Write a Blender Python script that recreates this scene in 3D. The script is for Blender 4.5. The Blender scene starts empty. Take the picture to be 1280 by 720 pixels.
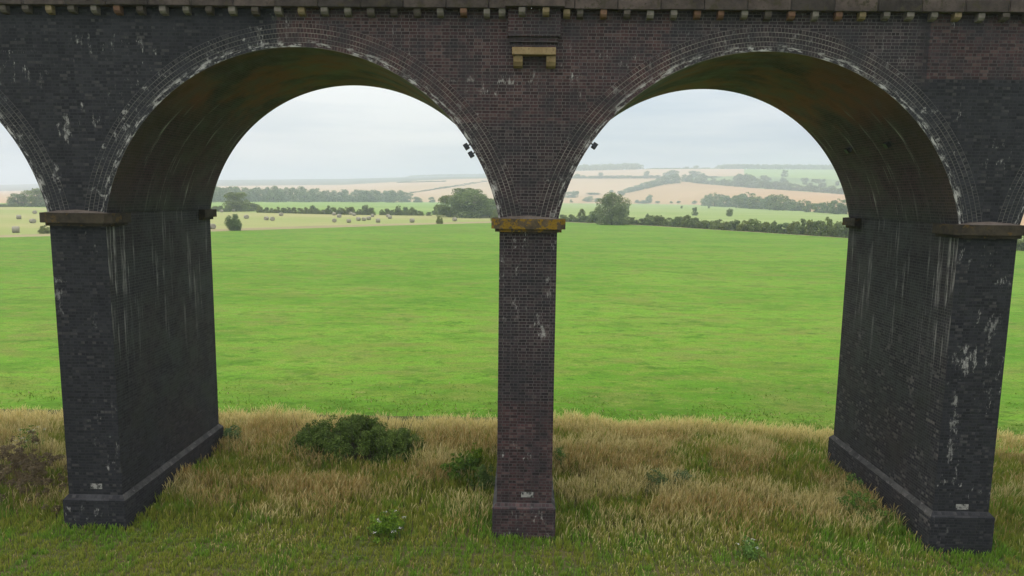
import bpy, math, random
import numpy as np
from mathutils import Vector, Matrix

random.seed(7)
RNG = np.random.default_rng(11)
scene = bpy.context.scene
COL = scene.collection

# ------------------------------------------------------------------ measures
P = 14.2          # distance from pier to pier
W = 7.38          # depth of the viaduct
HW = 0.90         # half width of a pier
RAD = 6.28        # arch radius
ZC = -1.2         # arch centre below springing
G = -10.6         # level of the valley floor (springing is 0)
ZP = -9.46        # top of the plinth
ZT = 6.2          # underside of the string course

# ------------------------------------------------------------------ camera
FPX, PIT, ROL, YAW = 876.73, 0.128868, 0.012809, -0.015903
CAM = np.array([-0.1366, -21.9425, 0.6454])
F_ = np.array([math.sin(YAW) * math.cos(PIT), math.cos(YAW) * math.cos(PIT), -math.sin(PIT)])
R0 = np.array([math.cos(YAW), -math.sin(YAW), 0.0])
U0 = np.cross(R0, F_)
R_ = R0 * math.cos(ROL) + U0 * math.sin(ROL)
U_ = U0 * math.cos(ROL) - R0 * math.sin(ROL)

cd = bpy.data.cameras.new('camera')
cam = bpy.data.objects.new('camera', cd)
COL.objects.link(cam)
cd.sensor_width = 36
cd.lens = 36 * FPX / 1280
cd.clip_start = 0.1
cd.clip_end = 20000
m = Matrix.Identity(4)
for i in range(3):
    m[i][0], m[i][1], m[i][2], m[i][3] = R_[i], U_[i], -F_[i], CAM[i]
cam.matrix_world = m
scene.camera = cam


def ray(px, py):
    return F_ + R_ * (px - 640) / FPX - U_ * (py - 360) / FPX


def at_z(px, py, z=G):
    r = ray(px, py)
    return CAM + r * ((z - CAM[2]) / r[2])


def at_y(px, py, y):
    r = ray(px, py)
    return CAM + r * ((y - CAM[1]) / r[1])


def project(X):
    d = np.asarray(X) - CAM
    z = d @ F_
    return 640 + FPX * (d @ R_) / z, 360 - FPX * (d @ U_) / z, z


# ------------------------------------------------------------------ object helpers
def tag(o, label=None, cat=None, group=None, kind=None):
    if label: o['label'] = label
    if cat: o['category'] = cat
    if group: o['group'] = group
    if kind: o['kind'] = kind
    return o


def empty(name, loc=(0, 0, 0)):
    o = bpy.data.objects.new(name, None)
    o.location = loc
    o.empty_display_size = 0.3
    COL.objects.link(o)
    return o


def link(name, me, parent=None, loc=None):
    o = bpy.data.objects.new(name, me)
    COL.objects.link(o)
    if parent is not None:
        o.parent = parent
    if loc is not None:
        o.location = loc
    return o


class MB:
    """collects polygons with UVs in metres"""
    def __init__(self):
        self.v, self.f, self.uv, self.mi = [], [], [], []

    def face(self, pts, uvs=None, mi=0):
        b = len(self.v)
        self.v += [tuple(map(float, p)) for p in pts]
        self.f.append(tuple(range(b, b + len(pts))))
        if uvs is None:
            n = np.cross(np.subtract(pts[1], pts[0]), np.subtract(pts[2], pts[0]))
            a = np.abs(n)
            if a[1] >= a[0] and a[1] >= a[2] * .6: uvs = [(p[0], p[2]) for p in pts]
            elif a[0] >= a[2] * .6: uvs = [(p[1], p[2]) for p in pts]
            else: uvs = [(p[0], p[1]) for p in pts]
        self.uv += [tuple(map(float, u)) for u in uvs]
        self.mi.append(mi)

    def box(self, a, b, mi=0, skip=''):
        x0, y0, z0 = a; x1, y1, z1 = b
        if 'f' not in skip: self.face([(x0, y0, z0), (x1, y0, z0), (x1, y0, z1), (x0, y0, z1)], mi=mi)
        if 'b' not in skip: self.face([(x1, y1, z0), (x0, y1, z0), (x0, y1, z1), (x1, y1, z1)], mi=mi)
        if 'l' not in skip: self.face([(x0, y1, z0), (x0, y0, z0), (x0, y0, z1), (x0, y1, z1)], mi=mi)
        if 'r' not in skip: self.face([(x1, y0, z0), (x1, y1, z0), (x1, y1, z1), (x1, y0, z1)], mi=mi)
        if 't' not in skip: self.face([(x0, y0, z1), (x1, y0, z1), (x1, y1, z1), (x0, y1, z1)], mi=mi)
        if 'd' not in skip: self.face([(x0, y1, z0), (x1, y1, z0), (x1, y0, z0), (x0, y0, z0)], mi=mi)

    def mesh(self, name, mats, smooth=False):
        me = bpy.data.meshes.new(name)
        me.from_pydata(self.v, [], self.f)
        for mt in (mats if isinstance(mats, (list, tuple)) else [mats]):
            me.materials.append(mt)
        ul = me.uv_layers.new(name='UVMap')
        ul.data.foreach_set('uv', np.array(self.uv, dtype=np.float32).ravel())
        me.polygons.foreach_set('material_index', self.mi)
        if smooth:
            me.polygons.foreach_set('use_smooth', [True] * len(self.f))
        me.update()
        return me

    def build(self, name, mats, parent=None, bevel=0.0, smooth=False):
        me = self.mesh(name, mats, smooth)
        o = link(name, me, parent)
        if bevel:
            weld(me)
            md = o.modifiers.new('bevel', 'BEVEL')
            md.width = bevel
            md.segments = 2
            md.limit_method = 'ANGLE'
        return o


def weld(me):
    import bmesh
    bm = bmesh.new()
    bm.from_mesh(me)
    bmesh.ops.remove_doubles(bm, verts=bm.verts, dist=1e-4)
    bm.to_mesh(me)
    bm.free()


def quads_mesh(name, V, mat, col=None, smooth=False):
    """V: (n,4,3) quads; col: (n,4,3) or (n,3)"""
    n = len(V)
    me = bpy.data.meshes.new(name)
    me.vertices.add(n * 4)
    me.vertices.foreach_set('co', V.astype(np.float32).ravel())
    me.loops.add(n * 4)
    me.loops.foreach_set('vertex_index', np.arange(n * 4, dtype=np.int32))
    me.polygons.add(n)
    me.polygons.foreach_set('loop_start', np.arange(0, n * 4, 4, dtype=np.int32))
    me.materials.append(mat)
    if col is not None:
        if col.ndim == 2:
            col = np.repeat(col[:, None, :], 4, axis=1)
        c = np.concatenate([col, np.ones(col.shape[:2] + (1,))], axis=2)
        at = me.color_attributes.new('tone', 'FLOAT_COLOR', 'POINT')
        at.data.foreach_set('color', c.astype(np.float32).ravel())
    me.update(calc_edges=True)
    me.validate()
    return me


def vnoise(x, y, seed=0, octaves=3):
    """smooth value noise, about 0..1"""
    out = np.zeros_like(x, dtype=float); amp = 1.0; tot = 0
    for o in range(octaves):
        r = np.random.default_rng(seed * 17 + o)
        T = r.random((64, 64))
        xi = np.floor(x).astype(int); yi = np.floor(y).astype(int)
        fx = x - xi; fy = y - yi
        fx = fx * fx * (3 - 2 * fx); fy = fy * fy * (3 - 2 * fy)
        a = T[xi % 64, yi % 64]; b = T[(xi + 1) % 64, yi % 64]
        c = T[xi % 64, (yi + 1) % 64]; d = T[(xi + 1) % 64, (yi + 1) % 64]
        out += amp * (a * (1 - fx) * (1 - fy) + b * fx * (1 - fy) + c * (1 - fx) * fy + d * fx * fy)
        tot += amp; amp *= .5; x = x * 2.03 + 5.1; y = y * 2.03 + 9.7
    return out / tot


# ------------------------------------------------------------------ material helpers
class NT:
    def __init__(self, name):
        self.m = bpy.data.materials.new(name)
        self.m.use_nodes = True
        self.t = self.m.node_tree
        self.t.nodes.clear()
        self.out = self.t.nodes.new('ShaderNodeOutputMaterial')

    def n(self, kind, **kw):
        nd = self.t.nodes.new('ShaderNode' + kind)
        for k, v in kw.items():
            if k.startswith('i_'):
                nd.inputs[k[2:].replace('_', ' ')].default_value = v
            else:
                setattr(nd, k, v)
        return nd

    def l(self, a, b):
        self.t.links.new(a, b)

    def val(self, sock, v):
        if isinstance(v, (int, float)): sock.default_value = v
        elif isinstance(v, tuple): sock.default_value = v if len(v) == 4 or sock.type == 'VECTOR' else v + (1,)
        else: self.l(v, sock)

    def math(self, op, a, b=None, c=None, clamp=False):
        nd = self.n('Math', operation=op, use_clamp=clamp)
        self.val(nd.inputs[0], a)
        if b is not None: self.val(nd.inputs[1], b)
        if c is not None: self.val(nd.inputs[2], c)
        return nd.outputs[0]

    def ramp(self, x, a, b, lo=0.0, hi=1.0):
        nd = self.n('MapRange', clamp=True, interpolation_type='SMOOTHSTEP')
        self.val(nd.inputs[0], x)
        for i, v in zip((1, 2, 3, 4), (a, b, lo, hi)): self.val(nd.inputs[i], v)
        return nd.outputs[0]

    def mix(self, fac, a, b, mode='MIX'):
        nd = self.n('Mix', data_type='RGBA', blend_type=mode)
        self.val(nd.inputs[0], fac); self.val(nd.inputs[6], a); self.val(nd.inputs[7], b)
        return nd.outputs[2]

    def noise(self, vec, scale, detail=3, rough=.55, out=0):
        nd = self.n('TexNoise')
        nd.inputs['Scale'].default_value = scale
        nd.inputs['Detail'].default_value = detail
        nd.inputs['Roughness'].default_value = rough
        if vec is not None: self.l(vec, nd.inputs['Vector'])
        return nd.outputs[out]

    def scl(self, vec, s):
        nd = self.n('VectorMath', operation='MULTIPLY')
        self.l(vec, nd.inputs[0]); nd.inputs[1].default_value = s
        return nd.outputs[0]

    def pos(self):
        return self.n('NewGeometry').outputs['Position']

    def sep(self, v):
        nd = self.n('SeparateXYZ'); self.l(v, nd.inputs[0]); return nd.outputs

    def surface(self, col, rough=.85, spec=.25, normal=None, trans=None):
        bs = self.n('BsdfPrincipled')
        self.val(bs.inputs['Base Color'], col)
        self.val(bs.inputs['Roughness'], rough)
        bs.inputs['Specular IOR Level'].default_value = spec
        if normal is not None: self.l(normal, bs.inputs['Normal'])
        o = bs.outputs[0]
        if trans:
            tr = self.n('BsdfTranslucent'); self.val(tr.inputs[0], col)
            mx = self.n('MixShader'); mx.inputs[0].default_value = trans
            self.l(o, mx.inputs[1]); self.l(tr.outputs[0], mx.inputs[2]); o = mx.outputs[0]
        self.l(o, self.out.inputs[0])
        return self.m

    def bump(self, h, strength=.5, dist=.01):
        b = self.n('Bump'); b.inputs['Strength'].default_value = strength
        b.inputs['Distance'].default_value = dist
        self.l(h, b.inputs['Height'])
        return b.outputs[0]


def box_mask(t, c, x0=None, x1=None, z0=None, z1=None, soft=.08, wob=None):
    """soft rectangle on the wall in world x / z"""
    out = None
    def mul(a):
        nonlocal out
        out = a if out is None else t.math('MULTIPLY', out, a)
    if x0 is not None: mul(t.ramp(c[0], x0 - soft, x0 + soft))
    if x1 is not None: mul(t.ramp(c[0], x1 - soft, x1 + soft, 1, 0))
    if z0 is not None: mul(t.ramp(c[2], z0 - soft, z0 + soft))
    if z1 is not None: mul(t.ramp(c[2], z1 - soft, z1 + soft, 1, 0))
    return out


def brick_material(name, kind):
    """kind: wall (face brickwork), side (inner pier faces and vaults), ring (arch rings)"""
    t = NT(name)
    uv = t.n('UVMap').outputs[0]
    pos = t.pos()
    c = t.sep(pos)
    bt = t.n('TexBrick')
    wob = t.noise(uv, 3.0, 2)
    cmb = t.n('CombineXYZ'); t.val(cmb.inputs[1], t.math('MULTIPLY', t.math('SUBTRACT', wob, .5), .02))
    va = t.n('VectorMath', operation='ADD'); t.l(uv, va.inputs[0]); t.l(cmb.outputs[0], va.inputs[1])
    t.l(va.outputs[0], bt.inputs['Vector'])
    bt.inputs['Scale'].default_value = 1
    bt.inputs['Color1'].default_value = (0, 0, 0, 1)
    bt.inputs['Color2'].default_value = (1, 1, 1, 1)
    bt.inputs['Mortar'].default_value = (.5, .5, .5, 1)
    bt.inputs['Mortar Smooth'].default_value = .3
    bt.inputs['Bias'].default_value = 0
    if kind == 'ring':
        bt.inputs['Brick Width'].default_value = .092
        bt.inputs['Row Height'].default_value = .14
        bt.inputs['Mortar Size'].default_value = .014
        bt.offset = .5
    else:
        bt.inputs['Brick Width'].default_value = .245
        bt.inputs['Row Height'].default_value = .096
        bt.inputs['Mortar Size'].default_value = .010
        bt.offset = .25
        bt.squash = .5
        bt.squash_frequency = 2
    r = bt.outputs['Color']
    rs = t.n('SeparateColor'); t.l(r, rs.inputs[0]); r = rs.outputs[0]
    mortar = bt.outputs['Fac']
    if kind == 'ring':
        us = t.sep(uv)
        vf = t.math('FRACT', t.math('DIVIDE', us[1], .14))
        ringl = t.math('MAXIMUM', t.ramp(vf, .02, .13, 1, 0), t.ramp(vf, .93, .99))
        row = t.math('FLOOR', t.math('DIVIDE', us[1], .14))
        uf = t.math('FRACT', t.math('ADD', t.math('DIVIDE', us[0], .092), t.math('MULTIPLY', row, .37)))
        rad = t.math('MAXIMUM', t.ramp(uf, .03, .16, 1, 0), t.ramp(uf, .94, .99))
        mortar = t.math('MAXIMUM', ringl, t.math('MULTIPLY', rad, .55))

    n_big = t.noise(pos, .35, 4)
    n_mid = t.noise(pos, 1.3, 4)
    n_fine = t.noise(pos, 9, 3)
    # where rebuilt red-brown brickwork shows, in metres along and up the face
    A = t.math('MULTIPLY', box_mask(t, c, -7.7, 4.2, 2.9, None, .05), .95)
    B = t.math('MULTIPLY', box_mask(t, c, 4.2, 11.9, 4.2, None, .3), .35)
    Cc = t.math('MULTIPLY', box_mask(t, c, 11.9, None, 4.33, None, .03), .85)
    D = t.math('MULTIPLY', box_mask(t, c, -3.4, 4.2, -5.9, 2.9, .04), .42)
    E_ = t.math('MULTIPLY', box_mask(t, c, -1.5, 1.5, None, -5.9, .05), .9)
    red = t.math('ADD', t.math('ADD', A, B), t.math('ADD', Cc, t.math('ADD', D, E_)))
    red = t.math('MULTIPLY', red, t.ramp(n_mid, .3, .62, .35, 1.15), clamp=True)
    centre = t.math('ADD', box_mask(t, c, -7.7, 11.6, None, None, .3), t.math('MULTIPLY', Cc, .6), clamp=True)
    if kind == 'side':
        red = t.math('MULTIPLY', t.ramp(n_big, .45, .65), .22)
        centre = t.math('MULTIPLY_ADD', box_mask(t, c, 5.0, 14, None, -3, 1.5), .35, .35)
    rr = t.math('MULTIPLY', r, t.ramp(n_fine, .2, .8, .6, 1.2), clamp=True)
    blue = t.mix(rr, (.009, .0095, .012), (.024, .0245, .030))
    brown = t.mix(rr, (.023, .012, .013), (.086, .038, .038))
    col = t.mix(red, blue, brown)
    # odd pale bricks
    odd = t.math('MULTIPLY', t.ramp(r, .74, .98), t.ramp(n_mid, .40, .60))
    oddz = t.math('MULTIPLY', t.ramp(c[2], -2.5, -6.0, .1, 1), t.ramp(c[0], 4, 6, .10, .6)) if kind == 'side' else .25
    col = t.mix(t.math('MULTIPLY', odd, oddz), col, (.15, .135, .12))
    # mortar joints, clogged with soot in places
    mcol = t.mix(t.math('MULTIPLY', t.math('MULTIPLY', centre, t.ramp(c[2], -7, -3, .5, 1)), t.ramp(n_mid, .3, .6, .35, 1)), (.022, .022, .024), (.118, .105, .102))
    if kind == 'ring':
        mcol = t.mix(t.math('MULTIPLY', t.ramp(n_mid, .35, .62, .2, 1), t.ramp(centre, 0, 1, .4, 1)), (.040, .040, .040), (.28, .255, .225))
    col = t.mix(mortar, col, mcol)
    # soot
    col = t.mix(t.ramp(n_big, .35, .7, .0, .55), col, t.mix(.5, col, (.010, .011, .012)))
    # lime bloom: short runs of white on the faces, long runs down vault and sides
    if kind == 'side':
        st = t.noise(t.scl(uv, (3.8, .15, 1)), 1.0, 4, .65)
        st2 = t.noise(t.scl(uv, (1.1, .10, 1)), 1.0, 2)
        st3 = t.noise(t.scl(uv, (16, 1.2, 1)), 1.0, 3)
        lime = t.math('MULTIPLY', t.ramp(st, .52, .64), t.ramp(st2, .40, .55))
        lime = t.math('MULTIPLY', lime, t.ramp(st3, .38, .62, .12, 1))
        st4 = t.noise(t.scl(uv, (1.6, .55, 1)), 1.0, 3)
        lime = t.math('MULTIPLY', lime, t.ramp(st4, .42, .58, .05, 1))
        side_only = t.math('MULTIPLY', t.ramp(c[2], -6.5, -.2), t.ramp(c[2], 2.8, 4.2, 1, 0))
        lime = t.math('MULTIPLY', lime, side_only)
        col = t.mix(t.ramp(c[2], -.2, 1.2), col, t.mix(1.0, col, (1.9, .95, 1.2), 'MULTIPLY'))
        # rust-brown crown and green haunches of the vault
        crown = t.math('MULTIPLY', t.ramp(c[2], 2.9, 4.0), t.ramp(n_big, .36, .52))
        rust = t.mix(t.ramp(n_mid, .35, .65), (.11, .040, .030), (.22, .066, .040))
        col = t.mix(t.math('MULTIPLY', crown, .92), col, rust)
        moss = t.math('MULTIPLY', t.ramp(c[2], 1.5, 3.2), t.math('MULTIPLY', t.ramp(n_mid, .56, .72), .35))
        col = t.mix(moss, col, (.055, .026, .016))
        edge = t.math('MULTIPLY', t.ramp(c[1], .5, 1.6, 1, 0), t.ramp(c[2], -.3, 1.0))
        col = t.mix(t.math('MULTIPLY', edge, t.ramp(n_mid, .4, .6, 0, .5)), col, (.06, .045, .025))
    else:
        s1 = t.noise(t.scl(pos, (4.5, 1, 2.0)), 1.0, 5, .75)
        s2 = t.noise(t.scl(pos, (.45, .5, .55)), 1.0, 2)
        s3 = t.noise(t.scl(pos, (14, 1, 6)), 1.0, 2)
        lime = t.math('MULTIPLY', t.ramp(s1, .56, .68), t.ramp(s2, .5, .62))
        lime = t.math('MULTIPLY', lime, t.ramp(s3, .35, .6))
        for (x, z, rx, rz, a) in ((-14.9, 1.25, .35, .35, 1), (-14.4, 2.6, .3, .5, .8), (13.9, -4.3, .7, .6, 1), (14.6, -3.1, .35, .6, .6),
                                  (13.7, -6.6, .18, 1.6, .7), (-.7, 4.1, 1.0, .12, .9), (.45, -3.4, .35, .45, 1), (.6, -2.2, .2, .5, .6), (-2.2, 4.15, 1.0, .1, .6), (-15.0, -2.6, .3, 1, .5), (12.4, 1.2, .5, .5, .6), (-12.6, .5, .25, .8, .8)):
            dx = t.math('DIVIDE', t.math('SUBTRACT', c[0], x), rx)
            dz = t.math('DIVIDE', t.math('SUBTRACT', c[2], z), rz)
            d2 = t.math('ADD', t.math('MULTIPLY', dx, dx), t.math('MULTIPLY', dz, dz))
            sp = t.math('MULTIPLY', t.ramp(t.math('SUBTRACT', s1, t.math('MULTIPLY', d2, .10)), .48, .58), a * .75)
            lime = t.math('MAXIMUM', lime, t.math('MULTIPLY', sp, t.ramp(s3, .3, .55, .3, 1)))
        if kind == 'ring':
            e2 = t.noise(pos, 2.2, 4, .7)
            lime = t.math('MAXIMUM', lime, t.math('MULTIPLY', t.ramp(e2, .58, .68), .7))
            lime = t.math('MULTIPLY', lime, t.ramp(centre, 0, 1, 1, .45))
            dab = t.noise(t.scl(uv, (2.2, 9, 1)), 1.0, 4, .7)
            lime = t.math('MAXIMUM', lime, t.math('MULTIPLY', t.ramp(us[1], .10, .26, 1, 0), t.ramp(dab, .50, .62)))
    col = t.mix(t.math('MULTIPLY', lime, .88), col, (.42, .405, .38))
    h = t.math('ADD', t.math('MULTIPLY', t.math('SUBTRACT', 1, mortar), 1.0), t.math('MULTIPLY', t.math('ADD', n_fine, r), .35))
    rough = t.ramp(n_mid, .3, .7, .62, .88)
    return t.surface(col, rough, .3, t.bump(h, .6, .012))


def stone_material(name, a, b, lichen=None, lich_amt=.5, blocks=None):
    t = NT(name)
    pos = t.pos()
    n1 = t.noise(pos, 2.2, 5, .65); n2 = t.noise(pos, 14, 3); n3 = t.noise(pos, 3.1, 4, .7)
    col = t.mix(t.ramp(n1, .3, .7), a, b)
    if blocks:
        uv = t.n('UVMap').outputs[0]
        bt = t.n('TexBrick'); t.l(uv, bt.inputs['Vector'])
        bt.inputs['Scale'].default_value = 1; bt.inputs['Brick Width'].default_value = blocks[0]
        bt.inputs['Row Height'].default_value = blocks[1]; bt.inputs['Mortar Size'].default_value = .012
        bt.inputs['Color1'].default_value = (.55, .52, .5, 1); bt.inputs['Color2'].default_value = (1.5, 1.3, 1.25, 1)
        bt.inputs['Mortar'].default_value = (.35, .35, .35, 1); bt.offset = 0
        col = t.mix(1.0, col, bt.outputs[0], 'MULTIPLY')
    if lichen:
        col = t.mix(t.math('MULTIPLY', t.ramp(n3, .66 - lich_amt * .35, .72 - lich_amt * .35), t.ramp(n2, .3, .55, .5, 1)), col, lichen)
    col = t.mix(t.ramp(n2, .55, .75, 0, .5), col, (.02, .018, .016))
    return t.surface(col, .9, .2, t.bump(t.math('ADD', n1, n2), .5, .02))


M_WALL = brick_material('face_brickwork', 'wall')
M_SIDE = brick_material('vault_brickwork', 'side')
M_RING = brick_material('arch_ring_brickwork', 'ring')
M_CORNICE = stone_material('string_course_stone', (.042, .037, .034), (.090, .078, .070), (.05, .042, .025), .3, blocks=(1.27, 3.0))
M_LICHEN = stone_material('impost_stone_with_lichen', (.045, .036, .026), (.12, .088, .05), (.21, .125, .010), .55)
M_IMPOST = stone_material('weathered_impost_stone', (.020, .018, .014), (.055, .043, .028), (.085, .052, .016), .25)
M_SANDST = stone_material('pale_sandstone', (.20, .135, .065), (.30, .22, .12))
M_DENTS = [stone_material('sandstone_grey', (.13, .112, .098), (.22, .19, .165)),
           stone_material('sandstone_buff', (.20, .15, .085), (.27, .20, .12)),
           stone_material('sandstone_rusty', (.13, .07, .045), (.20, .11, .07)),
           stone_material('sandstone_dull', (.07, .055, .045), (.12, .10, .085))]
M_CHAMFER = stone_material('chamfer_brick', (.03, .03, .03), (.07, .068, .065), (.10, .095, .09), .3)


def plain(name, col, rough=.6, var=.25, scale=6, spec=.3, metallic=0.0):
    t = NT(name)
    n = t.noise(t.pos(), scale, 3)
    c2 = tuple(v * (1 - var) for v in col); c3 = tuple(min(1, v * (1 + var)) for v in col)
    return t.surface(t.mix(n, c2, c3), rough, spec)


# ------------------------------------------------------------------ the viaduct
via = empty('viaduct', (0, 0, G))
tag(via, 'long dark brick railway viaduct of round arches crossing the green meadow', 'viaduct')
VOFF = Vector((0, 0, -G))
PIERS = [-2, -1, 0, 1, 2]


def vpart(mb, name, mats, parent=via, bevel=0, loc=None):
    o = mb.build(name, mats, parent, bevel)
    if parent is via:
        o.location = VOFF
    if loc is not None:
        o.location = loc
    return o


# piers: shaft, plinth, imposts, painted patch
sh = MB()
N = 24
sh.box((-HW, 0, G - 1.2), (HW, W, 0.0), skip='lrtd')
zs0 = G - 1.2
sh.face([(-HW, W, zs0), (-HW, 0, zs0), (-HW, 0, 0), (-HW, W, 0)], mi=1)
sh.face([(HW, 0, zs0), (HW, W, zs0), (HW, W, 0), (HW, 0, 0)], mi=1)
shaft_me = sh.mesh('pier', [M_WALL, M_SIDE])

pl = MB()
j = .135
x0, x1, y0, y1 = -HW - j, HW + j, -j, W + j
pl.face([(x0, y0, zs0), (x1, y0, zs0), (x1, y0, ZP), (x0, y0, ZP)])
pl.face([(x1, y1, zs0), (x0, y1, zs0), (x0, y1, ZP), (x1, y1, ZP)])
pl.face([(x0, y1, zs0), (x0, y0, zs0), (x0, y0, ZP), (x0, y1, ZP)], mi=1)
pl.face([(x1, y0, zs0), (x1, y1, zs0), (x1, y1, ZP), (x1, y0, ZP)], mi=1)
zq = ZP + .16
a, b_, c_, d_ = (-HW, 0, zq), (HW, 0, zq), (HW, W, zq), (-HW, W, zq)
A_, B_, C_, D_ = (x0, y0, ZP), (x1, y0, ZP), (x1, y1, ZP), (x0, y1, ZP)
pl.face([A_, B_, b_, a], mi=0)
for q in ([B_, C_, c_, b_], [C_, D_, d_, c_], [D_, A_, a, d_]):
    pl.face(q, mi=2)
plinth_me = pl.mesh('plinth', [M_WALL, M_SIDE, M_CHAMFER])


def impost_mesh(mat, back=False):
    mb = MB()
    ww, pr, dp = HW + .25, .24, 1.0
    zt, zb = -.02, -.33
    ch = .16
    # chamfered plan outline, front side at -pr
    pts = [(-ww, dp), (-ww, -pr + ch), (-ww + ch, -pr), (ww - ch, -pr), (ww, -pr + ch), (ww, dp)]
    if back: pts = [(-x, W - y) for x, y in pts]
    n = len(pts)
    for i in range(n):
        p, q = pts[i], pts[(i + 1) % n]
        mb.face([(p[0], p[1], zb), (q[0], q[1], zb), (q[0], q[1], zt), (p[0], p[1], zt)])
    mb.face([(p[0], p[1], zt) for p in pts])
    mb.face([(p[0], p[1], zb) for p in reversed(pts)])
    pt2 = [(x * (ww - .11) / ww, y + (.09 if not back else -.09) * (1 if abs(y - (dp if not back else W - dp)) > .01 else 0)) for x, y in pts]
    for i in range(n):
        p, q = pt2[i], pt2[(i + 1) % n]
        mb.face([(p[0], p[1], zb - .10), (q[0], q[1], zb - .10), (q[0], q[1], zb + .001), (p[0], p[1], zb + .001)])
    mb.face([(p[0], p[1], zb - .10) for p in reversed(pt2)])
    # mortar weathering heaped on the ledge
    s = -1 if not back else 1
    yo = 0 if not back else W
    L = [(-ww + .12, 0), (-.55, .07), (.0, .10), (.6, .06), (ww - .12, 0)]
    e = -pr + .03
    for k in range(4):
        (xa, ha_), (xb, hb) = L[k], L[k + 1]
        ya, yi = yo - s * e * -1 if False else yo + s * (pr - .03), yo - s * .003
        mb.face([(xa, ya, zt + .004), (xb, ya, zt + .004), (xb, yi, zt + hb + .004), (xa, yi, zt + ha_ + .004)], mi=1)
    return mb.mesh('impost', [mat, M_DENTS[3]])


IMP = {k: impost_mesh(k_m) for k, k_m in (('l', M_LICHEN), ('w', M_IMPOST))}
IMPB = impost_mesh(M_IMPOST, True)

tp = NT('flaking_white_paint')
pn = tp.noise(tp.pos(), 7, 4, .7)
M_PAINT = tp.surface(tp.mix(tp.ramp(pn, .4, .55), (.045, .045, .045), (.27, .26, .24)), .85, .2)
pm = MB(); pm.box((-.2, -.006, -.09), (.2, .004, .09))
paint_me = pm.mesh('painted_patch', M_PAINT)

for k in PIERS:
    pr_ = link('pier', shaft_me, via, VOFF + Vector((k * P, 0, 0)))
    link('plinth', plinth_me, pr_)
    link('impost', IMP['l' if k == 0 else 'w'], pr_)['label'] = 'impost stone covered in ochre lichen' if k == 0 else 'dark weathered impost stone'
    link('impost', IMPB, pr_)
    if k in (-1, 0, 1):
        link('painted_patch', paint_me, pr_, (.03 if k else .1, 0, {-1: -9.02, 0: -9.02, 1: -9.15}[k]))

# arches: vault, ring; spandrel walls
NS = 72
a0 = math.asin(-ZC / RAD)
for k in PIERS[:-1]:
    cx = k * P + P / 2
    va = MB()
    angs = np.linspace(math.pi - a0, a0, NS + 1)
    # springing returns between pier edge and arch foot are the same line here
    for i in range(NS):
        t0, t1 = angs[i], angs[i + 1]
        A0 = (cx + RAD * math.cos(t0), ZC + RAD * math.sin(t0)); A1 = (cx + RAD * math.cos(t1), ZC + RAD * math.sin(t1))
        arc = lambda t: RAD * (min(t, math.pi - t) - a0)
        if i < NS // 2: s0, s1 = RAD * (math.pi - a0 - t0), RAD * (math.pi - a0 - t1)
        else: s0, s1 = RAD * (t0 - a0), RAD * (t1 - a0)
        va.face([(A0[0], 0, A0[1]), (A1[0], 0, A1[1]), (A1[0], W, A1[1]), (A0[0], W, A0[1])],
                [(0, s0), (0, s1), (W, s1), (W, s0)])
    vpart(va, 'arch_vault', M_SIDE)
    for yy in (-.006, W + .006):
        rg = MB()
        RT = .70
        for i in range(NS):
            f0, f1 = i / NS, (i + 1) / NS
            for (ra, rb) in ((RAD, RAD + RT),):
                aa, ab = math.asin(-ZC / ra), math.asin(-ZC / rb)
                q = []
                for r_, al, fr in ((ra, aa, f0), (ra, aa, f1), (rb, ab, f1), (rb, ab, f0)):
                    th = math.pi - al - fr * (math.pi - 2 * al)
                    q.append((cx + r_ * math.cos(th), yy, ZC + r_ * math.sin(th)))
                L0 = f0 * 17.1; L1 = f1 * 17.1
                uvs = [(L0, 0), (L1, 0), (L1, RT), (L0, RT)]
                rg.face(q, uvs)
                # thin edges
                rg.face([q[0], q[1], (q[1][0], yy * 0 + (0 if yy < 0 else W), q[1][2]), (q[0][0], 0 if yy < 0 else W, q[0][2])], [(L0, 0), (L1, 0), (L1, .01), (L0, .01)])
                rg.face([q[3], q[2], (q[2][0], 0 if yy < 0 else W, q[2][2]), (q[3][0], 0 if yy < 0 else W, q[3][2])], [(L0, RT), (L1, RT), (L1, RT + .01), (L0, RT + .01)])
        vpart(rg, 'arch_ring', M_RING)

wl = MB()
xs = []
xs.append((-2 * P - HW - .02, 0.0)); xs.append((-2 * P + P / 2 - RAD * math.cos(a0), 0.0))
for k in PIERS[:-1]:
    cx = k * P + P / 2
    for th in np.linspace(math.pi - a0, a0, NS + 1):
        xs.append((cx + RAD * math.cos(th), ZC + RAD * math.sin(th)))
    xs.append((cx + P - RAD * math.cos(a0) if k < 1 else 2 * P + HW + .02, 0.0))
for (xa, za), (xb, zb) in zip(xs[:-1], xs[1:]):
    if xb - xa < 1e-6: continue
    wl.face([(xa, 0, za), (xb, 0, zb), (xb, 0, ZT), (xa, 0, ZT)])
    wl.face([(xb, W, zb), (xa, W, za), (xa, W, ZT), (xb, W, ZT)])
xe = 2 * P + HW + .02
wl.face([(-xe, W, 0), (-xe, 0, 0), (-xe, 0, ZT), (-xe, W, ZT)])
wl.face([(xe, 0, 0), (xe, W, 0), (xe, W, ZT), (xe, 0, ZT)])
wl.face([(-xe, 0, ZT), (xe, 0, ZT), (xe, W, ZT), (-xe, W, ZT)])
vpart(wl, 'spandrel_wall', M_WALL)

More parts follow.
